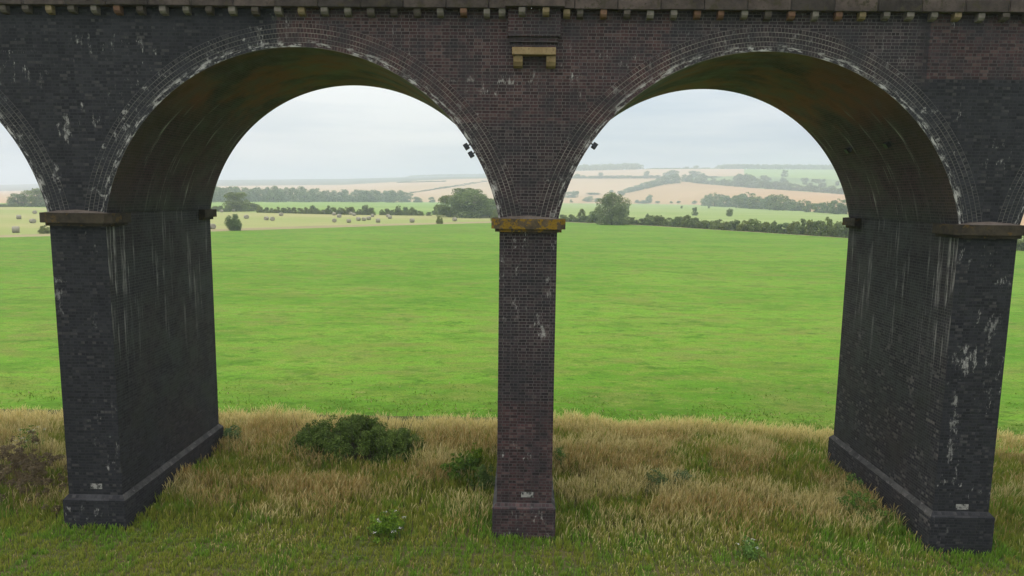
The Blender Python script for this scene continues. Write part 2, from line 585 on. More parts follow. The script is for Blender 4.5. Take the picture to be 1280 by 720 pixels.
# string course and parapets on both sides
for (ya, yb) in ((-.26, .55), (W - .55, W + .26)):
    cn = MB(); nseg = 46
    for i in range(nseg):
        xa = -xe + i * (2 * xe / nseg); xb = xa + 2 * xe / nseg - .012
        dy = random.uniform(-.012, .012); dz = random.uniform(-.008, .008)
        cn.box((xa, ya + dy, ZT + .003 + dz), (xb, yb, ZT + .34))
    vpart(cn, 'string_course', M_CORNICE, bevel=.018)
for (ya, yb) in ((-.12, .40), (W - .40, W + .12)):
    pp = MB(); pp.box((-xe, ya, ZT + .34), (xe, yb, ZT + 1.35))
    vpart(pp, 'parapet', M_WALL)
for (ya, yb) in ((-.19, .47), (W - .47, W + .19)):
    cp = MB()
    for i in range(46):
        xa = -xe + i * (2 * xe / 46)
        cp.box((xa, ya, ZT + 1.353), (xa + 2 * xe / 46 - .012, yb, ZT + 1.53))
    vpart(cp, 'coping', M_CORNICE, bevel=.02)

# small stone corbels under the string course
dm = []
for mt in M_DENTS:
    mb = MB()
    prof = [(0, 0), (-.21, 0), (-.21, -.13), (-.15, -.20), (0, -.23)]
    w_ = .098
    n = len(prof)
    for i in range(n - 1):
        p, q = prof[i], prof[i + 1]
        mb.face([(w_, p[0], p[1]), (-w_, p[0], p[1]), (-w_, q[0], q[1]), (w_, q[0], q[1])])
    mb.face([(-w_, y, z) for y, z in prof]); mb.face([(w_, y, z) for y, z in reversed(prof)])
    me = mb.mesh('corbel', mt); weld(me); dm.append(me)
xr = at_y(1106.5, 20, -.1)[0]
i0 = int(math.floor((xr + 20) / .695))
tones = random.Random(3)
for i in range(58):
    x = xr + (i - 49 + 9) * .695 - .695 * 0
    if abs(x) > 20.5 or -1.15 < x < 1.4: continue
    yy = 0
    o = link('corbel', tones.choice(dm + [dm[0], dm[3]]), via, VOFF + Vector((x, yy, ZT)))
    o.scale = (tones.uniform(.9, 1.1), tones.uniform(.85, 1.05), tones.uniform(.9, 1.08))

for cpx, yy in ((627.5, 0), (652.5, -.2), (682.5, -.2), (708.5, 0)):
    link('corbel', dm[1 if cpx > 670 else 0], via, VOFF + Vector((at_y(cpx, 16, yy - .2)[0], yy, ZT)))

# brick pilaster on its stone shelf above the middle pier
pb = MB()
pb.box((-.70, -.21, 5.42), (.87, -.001, ZT + .002))
pb.box((-.63, -.14, 5.26), (.80, -.001, 5.417))
pb.box((-.60, -.07, 5.09), (.77, -.001, 5.257))
vpart(pb, 'pilaster', M_WALL)
hb = MB(); hb.box((-.80, -.46, ZT + .012), (.97, -.262, ZT + .335)); vpart(hb, 'cornice_block', M_CORNICE, bevel=.015)
sb = MB(); sb.box((-.57, -.30, 4.87), (.74, -.001, 5.085))
vpart(sb, 'stone_shelf', M_SANDST, bevel=.015)
for xa in (-.53, .46):
    bb = MB()
    prof = [(-.001, 4.865), (-.22, 4.865), (-.22, 4.68), (-.15, 4.56), (-.001, 4.52)]
    for i in range(4):
        p, q = prof[i], prof[i + 1]
        bb.face([(xa + .28, p[0], p[1]), (xa, p[0], p[1]), (xa, q[0], q[1]), (xa + .28, q[0], q[1])])
    bb.face([(xa, y, z) for y, z in prof]); bb.face([(xa + .28, y, z) for y, z in reversed(prof)])
    vpart(bb, 'shelf_bracket', M_SANDST, bevel=.015)

# ------------------------------------------------------------------ floodlights under the arches
M_BLACK = plain('black_enamel', (.012, .012, .013), .45)
t = NT('lamp_glass'); M_GLASS = t.surface((.03, .03, .035), .15, .5)


def floodlight(px, py, label, cxa, fixed_y=None):
    # find the point on the vault the fitting hangs from
    r = ray(px, py)
    if fixed_y is None:
        best = None
        for tt in np.arange(22, 33, .01):
            q = CAM + r * tt
            if q[1] < 0: continue
            if math.hypot(q[0] - cxa, q[2] - ZC) > RAD - .13: best = q; break
        q = best
    else:
        q = at_y(px, py, fixed_y)
    th = math.atan2(q[2] - ZC, q[0] - cxa)
    rt = empty('floodlight', (cxa + RAD * math.cos(th), q[1], ZC + RAD * math.sin(th)))
    rt.scale = (.85, .85, .85); rt.rotation_euler = (0, -(th - math.pi / 2), 0)     # local +z points into the brickwork
    tag(rt, label, 'floodlight', 'small black lamps under the arches')
    h = MB()
    h.box((-.105, -.13, -.24), (.105, .13, -.07))
    for k in range(5):
        h.box((-.115, -.12 + k * .055, -.235), (-.1051, -.10 + k * .055, -.08))
    h.build('housing', M_BLACK, rt, bevel=.012)
    g = MB(); g.box((-.085, -.142, -.222), (.085, -.1305, -.088)); g.build('lens', M_GLASS, rt)
    b = MB(); b.box((-.02, -.05, -.069), (.02, .05, .01)); b.box((-.07, -.07, -.012), (.07, .07, .003)); b.build('bracket', M_BLACK, rt)
    return rt


floodlight(583, 183.5, 'upper of two small black lamps under the left arch beside the middle pier', -P / 2, .35)
floodlight(592, 191.5, 'lower of two small black lamps under the left arch beside the middle pier', -P / 2, .30)
floodlight(742, 181.5, 'single small black lamp under the right arch near the middle pier', P / 2, .30)
floodlight(1060, 188, 'small black lamp on the soffit above the right pier, further back under the arch', P / 2)
floodlight(1109, 181, 'small black lamp on the soffit above the right pier, nearer the front edge', P / 2)

# ------------------------------------------------------------------ terrain
def field_material(name, a, b, c=None, scale=.12, stretch=(1, 1, 1), fine=1.0, bump=.3, rough=.95):
    t = NT(name)
    pos = t.pos()
    v = t.scl(pos, stretch)
    n1 = t.noise(v, scale, 4, .6); n2 = t.noise(v, scale * 9, 4, .65); n3 = t.noise(pos, fine * 3, 3, .7)
    col = t.mix(t.ramp(n1, .35, .65), a, b)
    if c: col = t.mix(t.ramp(n2, .55, .72, 0, .7), col, c)
    col = t.mix(t.ramp(n3, .3, .7, 0, .35), col, t.mix(1, col, (.55, .6, .5), 'MULTIPLY'))
    return t.surface(col, rough, .1, t.bump(n3, bump, .05))


def meadow_material():
    t = NT('mown_meadow')
    pos = t.pos()
    n1 = t.noise(t.scl(pos, (.035, .05, 1)), 1, 3, .55)
    n2 = t.noise(t.scl(pos, (.35, .8, 1)), 1, 5, .65)
    n3 = t.noise(t.scl(pos, (.9, 2.2, 1)), 1, 5, .75)
    n4 = t.noise(pos, 9, 3, .7)
    n5 = t.noise(t.scl(pos, (.12, .5, 1)), 1, 4, .6)
    n6 = t.noise(t.scl(pos, (.02, .12, 1)), 1, 3, .6)
    col = t.mix(t.ramp(n1, .42, .58), (.105, .238, .018), (.138, .282, .026))
    col = t.mix(t.ramp(n2, .47, .60, 0, .75), col, (.170, .245, .034))     # yellower regrowth
    col = t.mix(t.ramp(n5, .50, .64, 0, .55), col, (.150, .175, .036))     # thin olive bands
    col = t.mix(t.ramp(n6, .52, .62, 0, .45), col, (.072, .195, .012))
    col = t.mix(t.ramp(n3, .56, .68, 0, .85), col, (.045, .125, .010))     # lush tufts
    col = t.mix(t.ramp(n3, .43, .33, 0, .6), col, (.25, .235, .08))        # dry thatch
    n7 = t.noise(t.scl(pos, (.16, .22, 1)), 1, 5, .7)
    col = t.mix(t.ramp(n7, .50, .66, 0, .5), col, (.175, .175, .05))       # brownish thin patches
    col = t.mix(t.ramp(n7, .46, .34, 0, .5), col, (.060, .160, .012))
    n8 = t.noise(t.scl(pos, (.26, .42, 1)), 1, 6, .8)
    n9 = t.noise(t.scl(pos, (.5, .7, 1)), 1, 5, .8)
    col = t.mix(t.ramp(n8, .53, .62, 0, .6), col, (.060, .150, .010))
    col = t.mix(t.ramp(n9, .56, .66, 0, .6), col, (.040, .110, .008))
    col = t.mix(t.ramp(n9, .44, .35, 0, .45), col, (.22, .27, .06))
    col = t.mix(t.ramp(n4, .42, .62, 0, .55), col, (.065, .130, .014))
    h = t.math('ADD', t.math('MULTIPLY', n3, 1.5), n4)
    return t.surface(col, .95, .08, t.bump(h, .5, .06))


M_MEADOW = meadow_material()
M_BASE = field_material('grassland', (.10, .17, .035), (.13, .20, .045), None, .01)
M_STUBBLE = field_material('pale_hay_stubble', (.255, .295, .095), (.32, .31, .13), (.38, .32, .17), .012, (.4, 1.6, 1))
M_MARGIN = field_material('buff_field_margin', (.26, .22, .12), (.32, .27, .15), (.16, .18, .07), .05, (.3, 1, 1))
M_GREEN2 = field_material('far_pasture', (.17, .27, .055), (.22, .31, .08), (.26, .30, .11), .008, (.5, 1.5, 1))
M_PASTURE = field_material('pale_pasture', (.20, .28, .075), (.26, .32, .11), (.31, .31, .15), .012, (.35, 1.8, 1))
M_TAN = field_material('ripe_arable', (.40, .255, .13), (.44, .285, .155), None, .006)
M_TAN2 = field_material('ripe_arable_pale', (.42, .29, .17), (.46, .32, .20), (.40, .32, .18), .004, (.4, 1, 1))
M_HILLG = field_material('hill_pasture', (.13, .20, .07), (.19, .25, .09), (.10, .15, .06), .006)
M_WOODG = field_material('wooded_ridge', (.045, .07, .035), (.07, .095, .045), None, .01)


def interp(poly, px):
    if px <= poly[0][0]: return poly[0][1:]
    if px >= poly[-1][0]: return poly[-1][1:]
    for a, b in zip(poly[:-1], poly[1:]):
        if a[0] <= px <= b[0]:
            s = (px - a[0]) / (b[0] - a[0])
            d = None if (a[2] is None or b[2] is None) else a[2] + (b[2] - a[2]) * s
            return a[1] + (b[1] - a[1]) * s, d


def bpt(poly, px):
    py, d = interp(poly, px)
    if d is None:
        return at_z(px, py, G)
    return at_y(px, py, d)


def strip(name, polyA, polyB, x0, x1, mat, step=12, n=4, lift=0.0, kind='structure'):
    cols = list(np.arange(x0, x1 + .01, step))
    if cols[-1] < x1: cols.append(x1)
    V = []; rows = n + 1
    for px in cols:
        A = polyA(px) if callable(polyA) else bpt(polyA, px)
        B = polyB(px) if callable(polyB) else bpt(polyB, px)
        for i in range(rows):
            q = A + (B - A) * i / n
            V.append((q[0], q[1], q[2] + lift))
    Fc = []
    for i in range(len(cols) - 1):
        for k in range(n):
            a = i * rows + k
            Fc.append((a, a + rows, a + rows + 1, a + 1))
    me = bpy.data.meshes.new(name); me.from_pydata(V, [], Fc); me.materials.append(mat)
    me.polygons.foreach_set('use_smooth', [True] * len(Fc)); me.update()
    o = link(name, me); o['kind'] = kind
    return o


# base ground, one sheet to the horizon
gb = MB(); gb.face([(-6400, -640, G - .35), (6400, -640, G - .35), (6400, 5600, G - .35), (-6400, 5600, G - .35)])
tag(gb.build('ground', M_BASE), kind='structure')

E1 = [(-350, 303, None), (0, 297, None), (265, 289.5, None), (430, 284, None), (540, 280.5, None), (620, 278.5, None), (700, 277.5, None),
      (800, 281.5, None), (880, 286.5, None), (960, 291.5, None), (1055, 297.5, None), (1280, 314, None), (1600, 338, None)]
E1b = [(p[0], p[1] - (3.0 if p[0] <= 430 else 2.0 if p[0] < 650 else 1.2), None) for p in E1]
# meadow from the rough verge out to E1
strip('meadow', lambda px: np.array([at_y(px, 300, 9.0)[0] * 1.25, 9.0, G]) if False else np.array([CAM[0] + (px - 640) / 876 * 62 * .9, 9.0, G]),
      E1, -350, 1600, M_MEADOW, 30, 24, .02)
strip('field_margin', E1, E1b, -350, 1600, M_MARGIN, 12, 1, .02)
E2L = [(-350, 262, None), (0, 258.5, None), (265, 263.5, None), (430, 267.5, None), (560, 269, None), (660, 270, None)]
E3L = [(-350, 254, None), (0, 254, None), (265, 252, None), (440, 252, None), (510, 252.5, None), (660, 253.5, None)]
E4L = [(-350, 242, 2700), (0, 239, 2700), (265, 232.5, 2700), (430, 231, 2700), (500, 227, 2700), (560, 224, 2700), (610, 223, 2700), (660, 222, 2700)]
E5L = [(-350, 233, 4400), (0, 231, 4400), (265, 225, 4400), (430, 223.5, 4400), (510, 221.5, 4400), (560, 220, 4400), (660, 220, 4400)]
strip('hay_field', E1b, E2L, -350, 660, M_STUBBLE, 15, 8, .02)
strip('far_pasture', E2L, E3L, -350, 660, M_GREEN2, 15, 4, .02)
strip('arable_hillside', E3L, E4L, -350, 660, M_TAN2, 15, 4, .02)
strip('distant_ridge', E4L, E5L, -350, 660, M_WOODG, 15, 3, .02)
strip('ridge_backslope', E5L, lambda px: bpt(E5L, px) * np.array([1.2, 1.2, 0]) + np.array([0, 0, G]), -350, 660, M_WOODG, 30, 1, .0)
E2R = [(650, 254, None), (700, 254, None), (800, 254.8, None), (870, 256, None), (900, 258, None), (960, 261, None), (1055, 267, None), (1280, 282, None), (1600, 303, None)]
E3R = [(650, 247, 1800), (700, 247, 1800), (785, 240.5, 1850), (830, 230, 1950), (858, 227.3, 2000), (880, 230, 1950), (940, 235, 1700), (1055, 243, 1350), (1280, 262, 900), (1600, 285, 700)]
E4R = [(650, 225, 2250), (700, 224, 2250), (755, 222.5, 2300), (850, 222, 2350), (880, 221.5, 2300), (930, 219.5, 2300), (1055, 225, 1900), (1280, 238, 1500), (1600, 255, 1300)]
E5R = [(650, 216, 3000), (725, 213.5, 3000), (805, 211.5, 3000), (880, 211, 3000), (1050, 212, 3000), (1280, 216, 3000), (1600, 222, 3000)]
strip('pasture', E1b, E2R, 650, 1600, M_PASTURE, 15, 8, .03)
strip('arable_field', E2R, E3R, 650, 1600, M_TAN, 5, 5, .03)
strip('sloping_arable_field', E3R, E4R, 650, 856, M_TAN2, 5, 4, .03)
strip('hill_pasture', E3R, E4R, 856, 1600, M_HILLG, 5, 4, .03)
strip('upper_arable_field', E4R, E5R, 650, 930, M_TAN2, 5, 4, .03)
strip('upper_hill_pasture', E4R, E5R, 930, 1600, M_GREEN2, 5, 4, .03)
strip('hill_backslope', E5R, lambda px: bpt(E5R, px) * np.array([1.4, 1.4, 0]) + np.array([0, 0, G]), 650, 1600, M_WOODG, 30, 1, .0)
LEFT = [E1b, E2L, E3L, E4L, E5L]; RIGHT = [E1b, E2R, E3R, E4R, E5R]


def ground_at(px, py):
    polys = LEFT if px < 655 else RIGHT
    if py > interp(E1b, px)[0]:
        return at_z(px, py, G)
    for A, B in zip(polys[:-1], polys[1:]):
        a, b = interp(A, px)[0], interp(B, px)[0]
        if b <= py <= a:
            PA, PB = bpt(A, px), bpt(B, px)
            lo, hi = 0.0, 1.0
            for _ in range(30):
                m_ = (lo + hi) / 2
                if project(PA + (PB - PA) * m_)[1] > py: lo = m_
                else: hi = m_
            return PA + (PB - PA) * lo
    return bpt(polys[-1], px)


# ------------------------------------------------------------------ trees and bushes
def foliage_material(name, dark, light, trans=.4):
    t = NT(name)
    at = t.n('Attribute', attribute_name='tone')
    oi = t.n('ObjectInfo')
    s = t.n('SeparateColor'); t.l(at.outputs['Color'], s.inputs[0])
    col = t.mix(s.outputs[0], dark, light)
    hs = t.n('HueSaturation')
    t.val(hs.inputs['Hue'], t.ramp(oi.outputs['Random'], 0, 1, .488, .518))
    t.val(hs.inputs['Value'], t.ramp(s.outputs[1], 0, 1, .75, 1.25))
    t.val(hs.inputs['Saturation'], t.ramp(oi.outputs['Random'], 0, 1, 1.08, .85))
    t.l(col, hs.inputs['Color'])
    return t.surface(hs.outputs[0], .8, .15, None, trans)


M_LEAF = foliage_material('tree_foliage', (.085, .125, .040), (.225, .285, .095))
M_LEAFG = foliage_material('willow_foliage', (.12, .155, .075), (.27, .32, .16))
M_BUSH = foliage_material('hedge_foliage', (.085, .115, .032), (.235, .270, .075))
M_BRAMBLE = foliage_material('bramble_foliage', (.050, .095, .022), (.21, .31, .085))
M_WEED = foliage_material('weed_foliage', (.07, .15, .018), (.20, .32, .045))
M_DRY = foliage_material('dry_stalks', (.12, .085, .045), (.25, .18, .10))
M_BARK = plain('bark', (.06, .05, .04), .95, .4)
M_FLOWER = plain('white_flower', (.62, .62, .58), .8, .1)


def leaves(centres, radii, n, size, flat=1.0, seed=0, inner=.35):
    """leaf cards spread through a set of lumps: returns quads, tones"""
    r = np.random.default_rng(seed)
    centres = np.array(centres, float); radii = np.array(radii, float)
    w = radii ** 2; w /= w.sum()
    idx = r.choice(len(centres), n, p=w)
    d = r.normal(size=(n, 3)); d /= np.linalg.norm(d, axis=1)[:, None]
    d[:, 2] = np.where((d[:, 2] < -.35) & (r.random(n) < .6), -d[:, 2], d[:, 2])
    rad = radii[idx] * (inner + (1.06 - inner) * r.random(n) ** .35)
    C0 = centres[idx] + d * rad[:, None] * np.array([1, 1, flat])
    nrm = d + r.normal(size=(n, 3)) * .55 + np.array([0, 0, .3]); nrm /= np.linalg.norm(nrm, axis=1)[:, None]
    u = np.cross(nrm, r.normal(size=(n, 3))); u /= np.linalg.norm(u, axis=1)[:, None]
    v = np.cross(nrm, u)
    s = size * (.6 + .8 * r.random(n))[:, None]
    Q = np.stack([C0 - u * s, C0 - v * s * .6, C0 + u * s, C0 + v * s * .6], axis=1)
    lump = r.random(len(centres))[idx]
    tone = np.stack([np.clip(.5 * lump + .5 * r.random(n), 0, 1), r.random(n), r.random(n)], axis=1)
    return Q, tone


def trunk_mesh(h, r0, limbs, seed):
    rr = random.Random(seed)
    mb = MB()

    def tube(p0, p1, ra, rb, n=7):
        p0, p1 = Vector(p0), Vector(p1)
        z = (p1 - p0).normalized(); x = z.orthogonal().normalized(); y = z.cross(x)
        for i in range(n):
            a, b = 2 * math.pi * i / n, 2 * math.pi * (i + 1) / n
            f = lambda p, r_, an: tuple(p + x * (r_ * math.cos(an)) + y * (r_ * math.sin(an)))
            mb.face([f(p0, ra, a), f(p0, ra, b), f(p1, rb, b), f(p1, rb, a)], [(0, 0), (1, 0), (1, 1), (0, 1)])
    k = (rr.uniform(-.02, .02), rr.uniform(-.02, .02), h * .5)
    tube((0, 0, -.04), k, r0, r0 * .75); tube(k, (k[0] * 1.5, k[1] * 1.5, h), r0 * .75, r0 * .45)
    for i in range(limbs):
        a = rr.uniform(0, 6.28); z0 = h * rr.uniform(.55, 1)
        e = (math.cos(a) * rr.uniform(.14, .26), math.sin(a) * rr.uniform(.14, .26), z0 + rr.uniform(.18, .38))
        tube((k[0], k[1], z0), e, r0 * .4, r0 * .12, 5)
    return mb.mesh('trunk', M_BARK)


def crown_mesh(seed, n, size, lumps, wid, base, mat, shape='round'):
    rr = np.random.default_rng(seed)
    cs, rs = [], []
    for i in range(lumps):
        z = base + (1 - base) * (.05 + .83 * rr.random() ** 1.2)
        prof = math.sqrt(max(.06, 1 - abs((z - .40) / .62) ** 2.0))
        if shape == 'bush':
            z = .03 + .87 * rr.random() ** 1.5
            prof = math.sqrt(max(.05, 1 - z ** 2)) * .95
        a = rr.random() * 6.283; q = wid * prof * (.35 + .6 * rr.random())
        rad = (.07 + .13 * rr.random()) * (1.25 if shape == 'bush' else 1)
        rad = min(rad, 1.02 - z) if z + rad > 1.02 else rad
        cs.append((math.cos(a) * q, math.sin(a) * q, z)); rs.append(max(rad, .06))
    Q, tn = leaves(cs, rs, n, size, .9, seed)
    # a few stray sprays break the outline
    k = n // 25
    z = base + (1 - base) * rr.random(k)
    a = rr.random(k) * 6.283
    q = wid * 1.05 * np.sin(np.pi * np.clip((z - base) / (1 - base), .1, .95) ** .8)
    off = np.stack([np.cos(a) * q, np.sin(a) * q, z], 1)
    Q2 = Q[:k] - Q[:k].mean(axis=1, keepdims=True) + off[:, None, :]
    return quads_mesh('crown', np.concatenate([Q, Q2]), mat, np.concatenate([tn, tn[:k]]))


TREES_HI = [(crown_mesh(100 + i, 13000, .020, 64, .46, .05 if i != 2 else .0, [M_LEAF, M_LEAF, M_LEAFG][i]), trunk_mesh(.38, .028, 7, i)) for i in range(3)]
TREES = [(crown_mesh(200 + i, 3400, .034, 36, .42, .02, M_LEAF), trunk_mesh(.36, .026, 4, 10 + i)) for i in range(5)]
WILLOWS = [(crown_mesh(300 + i, 3200, .034, 32, .38, .0, M_LEAFG), trunk_mesh(.34, .026, 4, 20 + i)) for i in range(3)]
BUSHES = [(crown_mesh(400 + i, 3600, .044, 38, .58, .0, M_BUSH, 'bush'), trunk_mesh(.3, .03, 3, 30 + i)) for i in range(5)]
BUSH_HI = [(crown_mesh(500, 10000, .026, 70, .44, .0, M_LEAF, 'round'), trunk_mesh(.3, .03, 5, 40))]
NAT_W = {id(TREES_HI): .92, id(TREES): .9, id(WILLOWS): .8, id(BUSHES): 1.35, id(BUSH_HI): 1.2}
trnd = random.Random(5)


def tree(kindset, px, py, hpx, wpx, label, cat, name, group=None, variant=None):
    g = ground_at(px, py)
    z = project(g)[2]
    h = hpx * z / FPX; w = wpx * z / FPX
    cm, tm = kindset[variant if variant is not None else trnd.randrange(len(kindset))]
    r = empty(name, (g[0], g[1], g[2] - h * .04))
    s = w / NAT_W[id(kindset)]
    r.rotation_euler = (0, 0, trnd.uniform(0, 6.28))
    r.scale = (s, s, h)
    tag(r, label, cat, group)
    link('trunk', tm, r); link('crown', cm, r)
    return r


# single trees and clumps one can point to
tree(BUSH_HI, 292.5, 288.3, 21.5, 23, 'lone round bush at the meadow edge beside the left pier', 'bush', 'bush')
tree(TREES_HI, 295, 264.3, 25, 31, 'broad tree standing above the hay field hedge right of the left pier', 'tree', 'hedgerow_tree', variant=1)
tree(BUSHES, 317, 264, 11, 22, 'low bush hugging the right side of the broad hedge tree', 'bush', 'bush')
tree(TREES_HI, 765, 281, 42, 38, 'big leafy willow rising from the hedge just right of the middle pier', 'tree', 'willow_tree', variant=2)
tree(TREES_HI, 588, 272, 38, 54, 'tallest rounded tree of the clump left of the middle pier', 'tree', 'clump_tree', variant=0)
tree(TREES_HI, 562, 271, 28, 34, 'middling tree on the left flank of the clump by the middle pier', 'tree', 'clump_tree', variant=1)
tree(TREES_HI, 612, 272, 25, 30, 'tree on the right flank of the clump, next to the middle pier', 'tree', 'clump_tree', variant=1)
tree(BUSHES, 547, 268.5, 13, 16, 'dark small bush at the far left end of the tree clump', 'bush', 'bush', variant=0)
tree(BUSHES, 620, 276.5, 15, 15, 'low bush touching the lichened impost of the middle pier', 'bush', 'bush', variant=1)
tree(BUSHES, 549.5, 279.8, 10.5, 9, 'tiny dark bush alone at the meadow edge before the clump', 'bush', 'bush', variant=2)
tree(BUSHES, 726.5, 277.5, 17, 12, 'pointed dark conifer like bush left of the willow in the hedge', 'bush', 'bush', variant=3)
tree(TREES, 745, 278.5, 17, 22, 'small rounded tree tucked against the left of the willow', 'tree', 'hedgerow_tree')
tree(TREES, 868, 269.5, 11, 8, 'slender greyish tree in the pasture behind the right hedge', 'tree', 'pasture_tree')
tree(BUSHES, 809, 271.5, 5, 5, 'tiny bush alone in the pale pasture right of the willow', 'bush', 'bush')
tree(TREES, 911.5, 270.5, 10.5, 9, 'small round tree alone in the pale pasture', 'tree', 'pasture_tree')
tree(BUSHES, 852, 260.5, 3.4, 3.6, 'small dark shrub high in the pale pasture', 'bush', 'bush')
tree(BUSHES, 886, 260.5, 3.2, 3.2, 'small dark shrub at the top edge of the pasture near the tree row', 'bush', 'bush')
# trees seen under the far left arch
tree(WILLOWS, 22, 258.2, 17, 24, 'pale thin crowned tree under the far left arch', 'tree', 'field_tree')
tree(WILLOWS, 44, 258.4, 24, 26, 'fuller green tree touching the edge of the far left arch', 'tree', 'field_tree')
tree(WILLOWS, 66, 258.6, 22, 26, 'tree mostly hidden by the left pier of the far left arch', 'tree', 'field_tree')
for px in np.arange(-60, 20, 11):
    tree(BUSHES, px, 258.6, 4, 13, 'low dark hedge bush under the far left arch', 'bush', 'hedge_bush', 'hedge under the far left arch')
tree(BUSHES, 56, 292, 11, 14, 'scrubby bush beside the left end of the left pier impost', 'bush', 'bush')

# hedge between hay field and pasture
hx = 268.0
rr = random.Random(21)
for (a, b, h0, h1) in ((268, 288, 7, 9), (325, 330, 8, 9), (333, 356, 6, 8), (360, 400, 7, 10), (403, 407, 5, 6), (410, 446, 9, 12), (449, 466, 8, 11), (466, 471, 3, 4), (478, 500, 7, 9), (502, 532, 5, 8), (536, 541, 4, 5)):
    x = a
    while x <= b:
        yb = interp(E2L, x)[0] + .9
        tree(BUSHES, x, yb, rr.uniform(h0, h1), rr.uniform(9, 13), 'bush in the broken hedge between the hay field and the pasture beyond', 'bush', 'hedge_bush', 'broken hedge behind the bales')
        x += rr.uniform(6, 8)
for px, h in ((498, 13), (507, 11), (514, 11), (391, 11), (457, 13)):
    tree(TREES, px, interp(E2L, px)[0] + .5, h, 8, 'small upright tree standing in the hedge behind the bales', 'tree', 'hedgerow_tree', 'small trees in the hedge behind the bales')
# poplar belt
x = 236.0
while x < 508:
    hh = 20 if x < 400 else 15.5
    y = interp(E3L, x)[0]
    tree(WILLOWS, x, y + rr.uniform(-.1, .8), hh * rr.uniform(.8, 1.12), rr.uniform(12, 18), 'hazy grey green tree in the long belt beyond the pastures', 'tree', 'belt_tree', 'tree belt beyond the left pastures')
    x += rr.uniform(5, 8)
for px in (520, 524, 540):
    tree(WILLOWS, px, 253, rr.uniform(5, 9), 9, 'faint small tree at the foot of the arable hillside', 'tree', 'belt_tree', 'faint trees below the arable hillside')
# near hedge on the right
x = 704.0
while x < 800:
    tree(BUSHES, x, interp(E1, x)[0] - .6, rr.uniform(8, 12) if x < 765 else rr.uniform(7, 10), rr.uniform(14, 19), 'bush in the low hedge around the foot of the willow', 'bush', 'hedge_bush', 'low hedge at the willow')
    x += rr.uniform(7, 10)
x = 806.0
while x < 1075:
    hh = 12 if x < 830 else 14 + (x - 830) * .012
    if x > 1000: hh = 22
    if 965 < x <= 1000: hh = 15
    if x < 1000 and rr.random() < .2: hh *= .72
    tree(BUSHES if rr.random() < .8 else TREES, x, interp(E1, x)[0] - .8, hh * rr.uniform(.88, 1.15), rr.uniform(17, 24), 'bushy shrub in the thick hedge along the right side of the meadow', 'bush', 'hedge_bush', 'thick hedge right of the meadow')
    x += rr.uniform(9, 13)
for i in range(9):
    x = 1100 + i * 26
    tree(BUSHES, x, interp(E1, x)[0] - .8, 20, 34, 'bushy shrub in the thick hedge along the right side of the meadow', 'bush', 'hedge_bush', 'thick hedge right of the meadow')
# row of trees behind the right pasture
for (px, h, w) in ((884, 14, 16), (893, 18, 22), (905, 15, 20), (916, 12, 18), (925, 17, 22), (933, 21, 26), (944, 17, 22), (955, 16, 18), (963, 18, 22), (972, 21, 26), (982, 16, 20), (993, 13, 18), (1004, 15, 16), (1013, 12, 18), (1024, 13, 18), (1034, 15, 20), (1047, 20, 20), (1058, 20, 20), (1070, 18, 20), (1084, 18, 22)):
    tree(TREES, px, interp(E2R, px)[0] + rr.uniform(0, 1.2), h, w, 'rounded tree in the row along the back of the right pasture', 'tree', 'pasture_edge_tree', 'tree row behind the right pasture')
# hedges and trees on the right hillside
HL = 'hazy hedge tree on the slopes of the right hillside'
HG = 'hedge trees on the right hillside'
spots = []
x = 785.0
while x < 850:       # boundary that climbs between the two big fields
    yb = interp(E3R, x)[0]; spots.append((x, yb + .3, 6 + (x - 785) * .10, 11)); x += 5
for px in np.arange(702, 835, 7): spots.append((px, 223.0, rr.uniform(3, 4.5), 9))
spots += [(750, 223, 8, 8), (808, 223, 10, 7), (835, 223, 9, 14), (842, 222, 10, 12), (722, 223, 6, 8)]
for px in np.arange(856, 905, 6): spots.append((px, interp(E3R, px)[0] - .3, rr.uniform(4, 11), 9))
for px in np.arange(905, 1075, 6): spots.append((px, interp(E3R, px)[0] - rr.uniform(0, 1.5), rr.uniform(6, 11), 11))
for _ in range(34):
    px = rr.uniform(905, 1060); spots.append((px, rr.uniform(interp(E4R, px)[0] + 3, interp(E3R, px)[0] - 3), rr.uniform(3, 7), rr.uniform(5, 10)))
spots += [(923, 233, 17, 16), (932, 232, 16, 15), (940, 233, 14, 14), (981, 221, 9, 9), (983, 236, 11, 10), (890, 222, 2, 26), (700, 247, 7, 14), (712, 247, 8, 14), (719, 247, 9, 10), (765, 245, 8, 10), (776, 244, 6, 10), (796, 253.5, 4, 6), (811, 253.6, 11, 9), (805, 254, 4, 14), (822, 254, 3, 6), (735, 252, 7, 14), (747, 252, 5, 10), (839, 254, 3, 4), (848, 254, 3, 5), (868, 254.5, 4, 7), (714, 253, 4, 4), (742, 243, 2.5, 18), (858, 211, 3, 6), (870, 211, 4.5, 7), (868, 222, 9, 14), (878, 226, 10, 12), (872, 229, 9, 12)]
for (px, py, h, w) in spots:
    tree(WILLOWS if rr.random() < .6 else TREES, px, py, h, w, HL, 'tree', 'hill_tree', HG)
# left hillside hedges
for (x0_, y0_, x1_, y1_) in ((500, 228.5, 560, 227), (516, 241, 577, 232), (577, 232, 612, 226)):
    n = int((x1_ - x0_) / 6)
    for i in range(n):
        s = i / n
        tree(WILLOWS, x0_ + (x1_ - x0_) * s, y0_ + (y1_ - y0_) * s, rr.uniform(1.0, 2.2), 9, 'tiny hedge tree crossing the pink arable hillside on the left', 'tree', 'hill_tree', 'hedges on the left hillside')


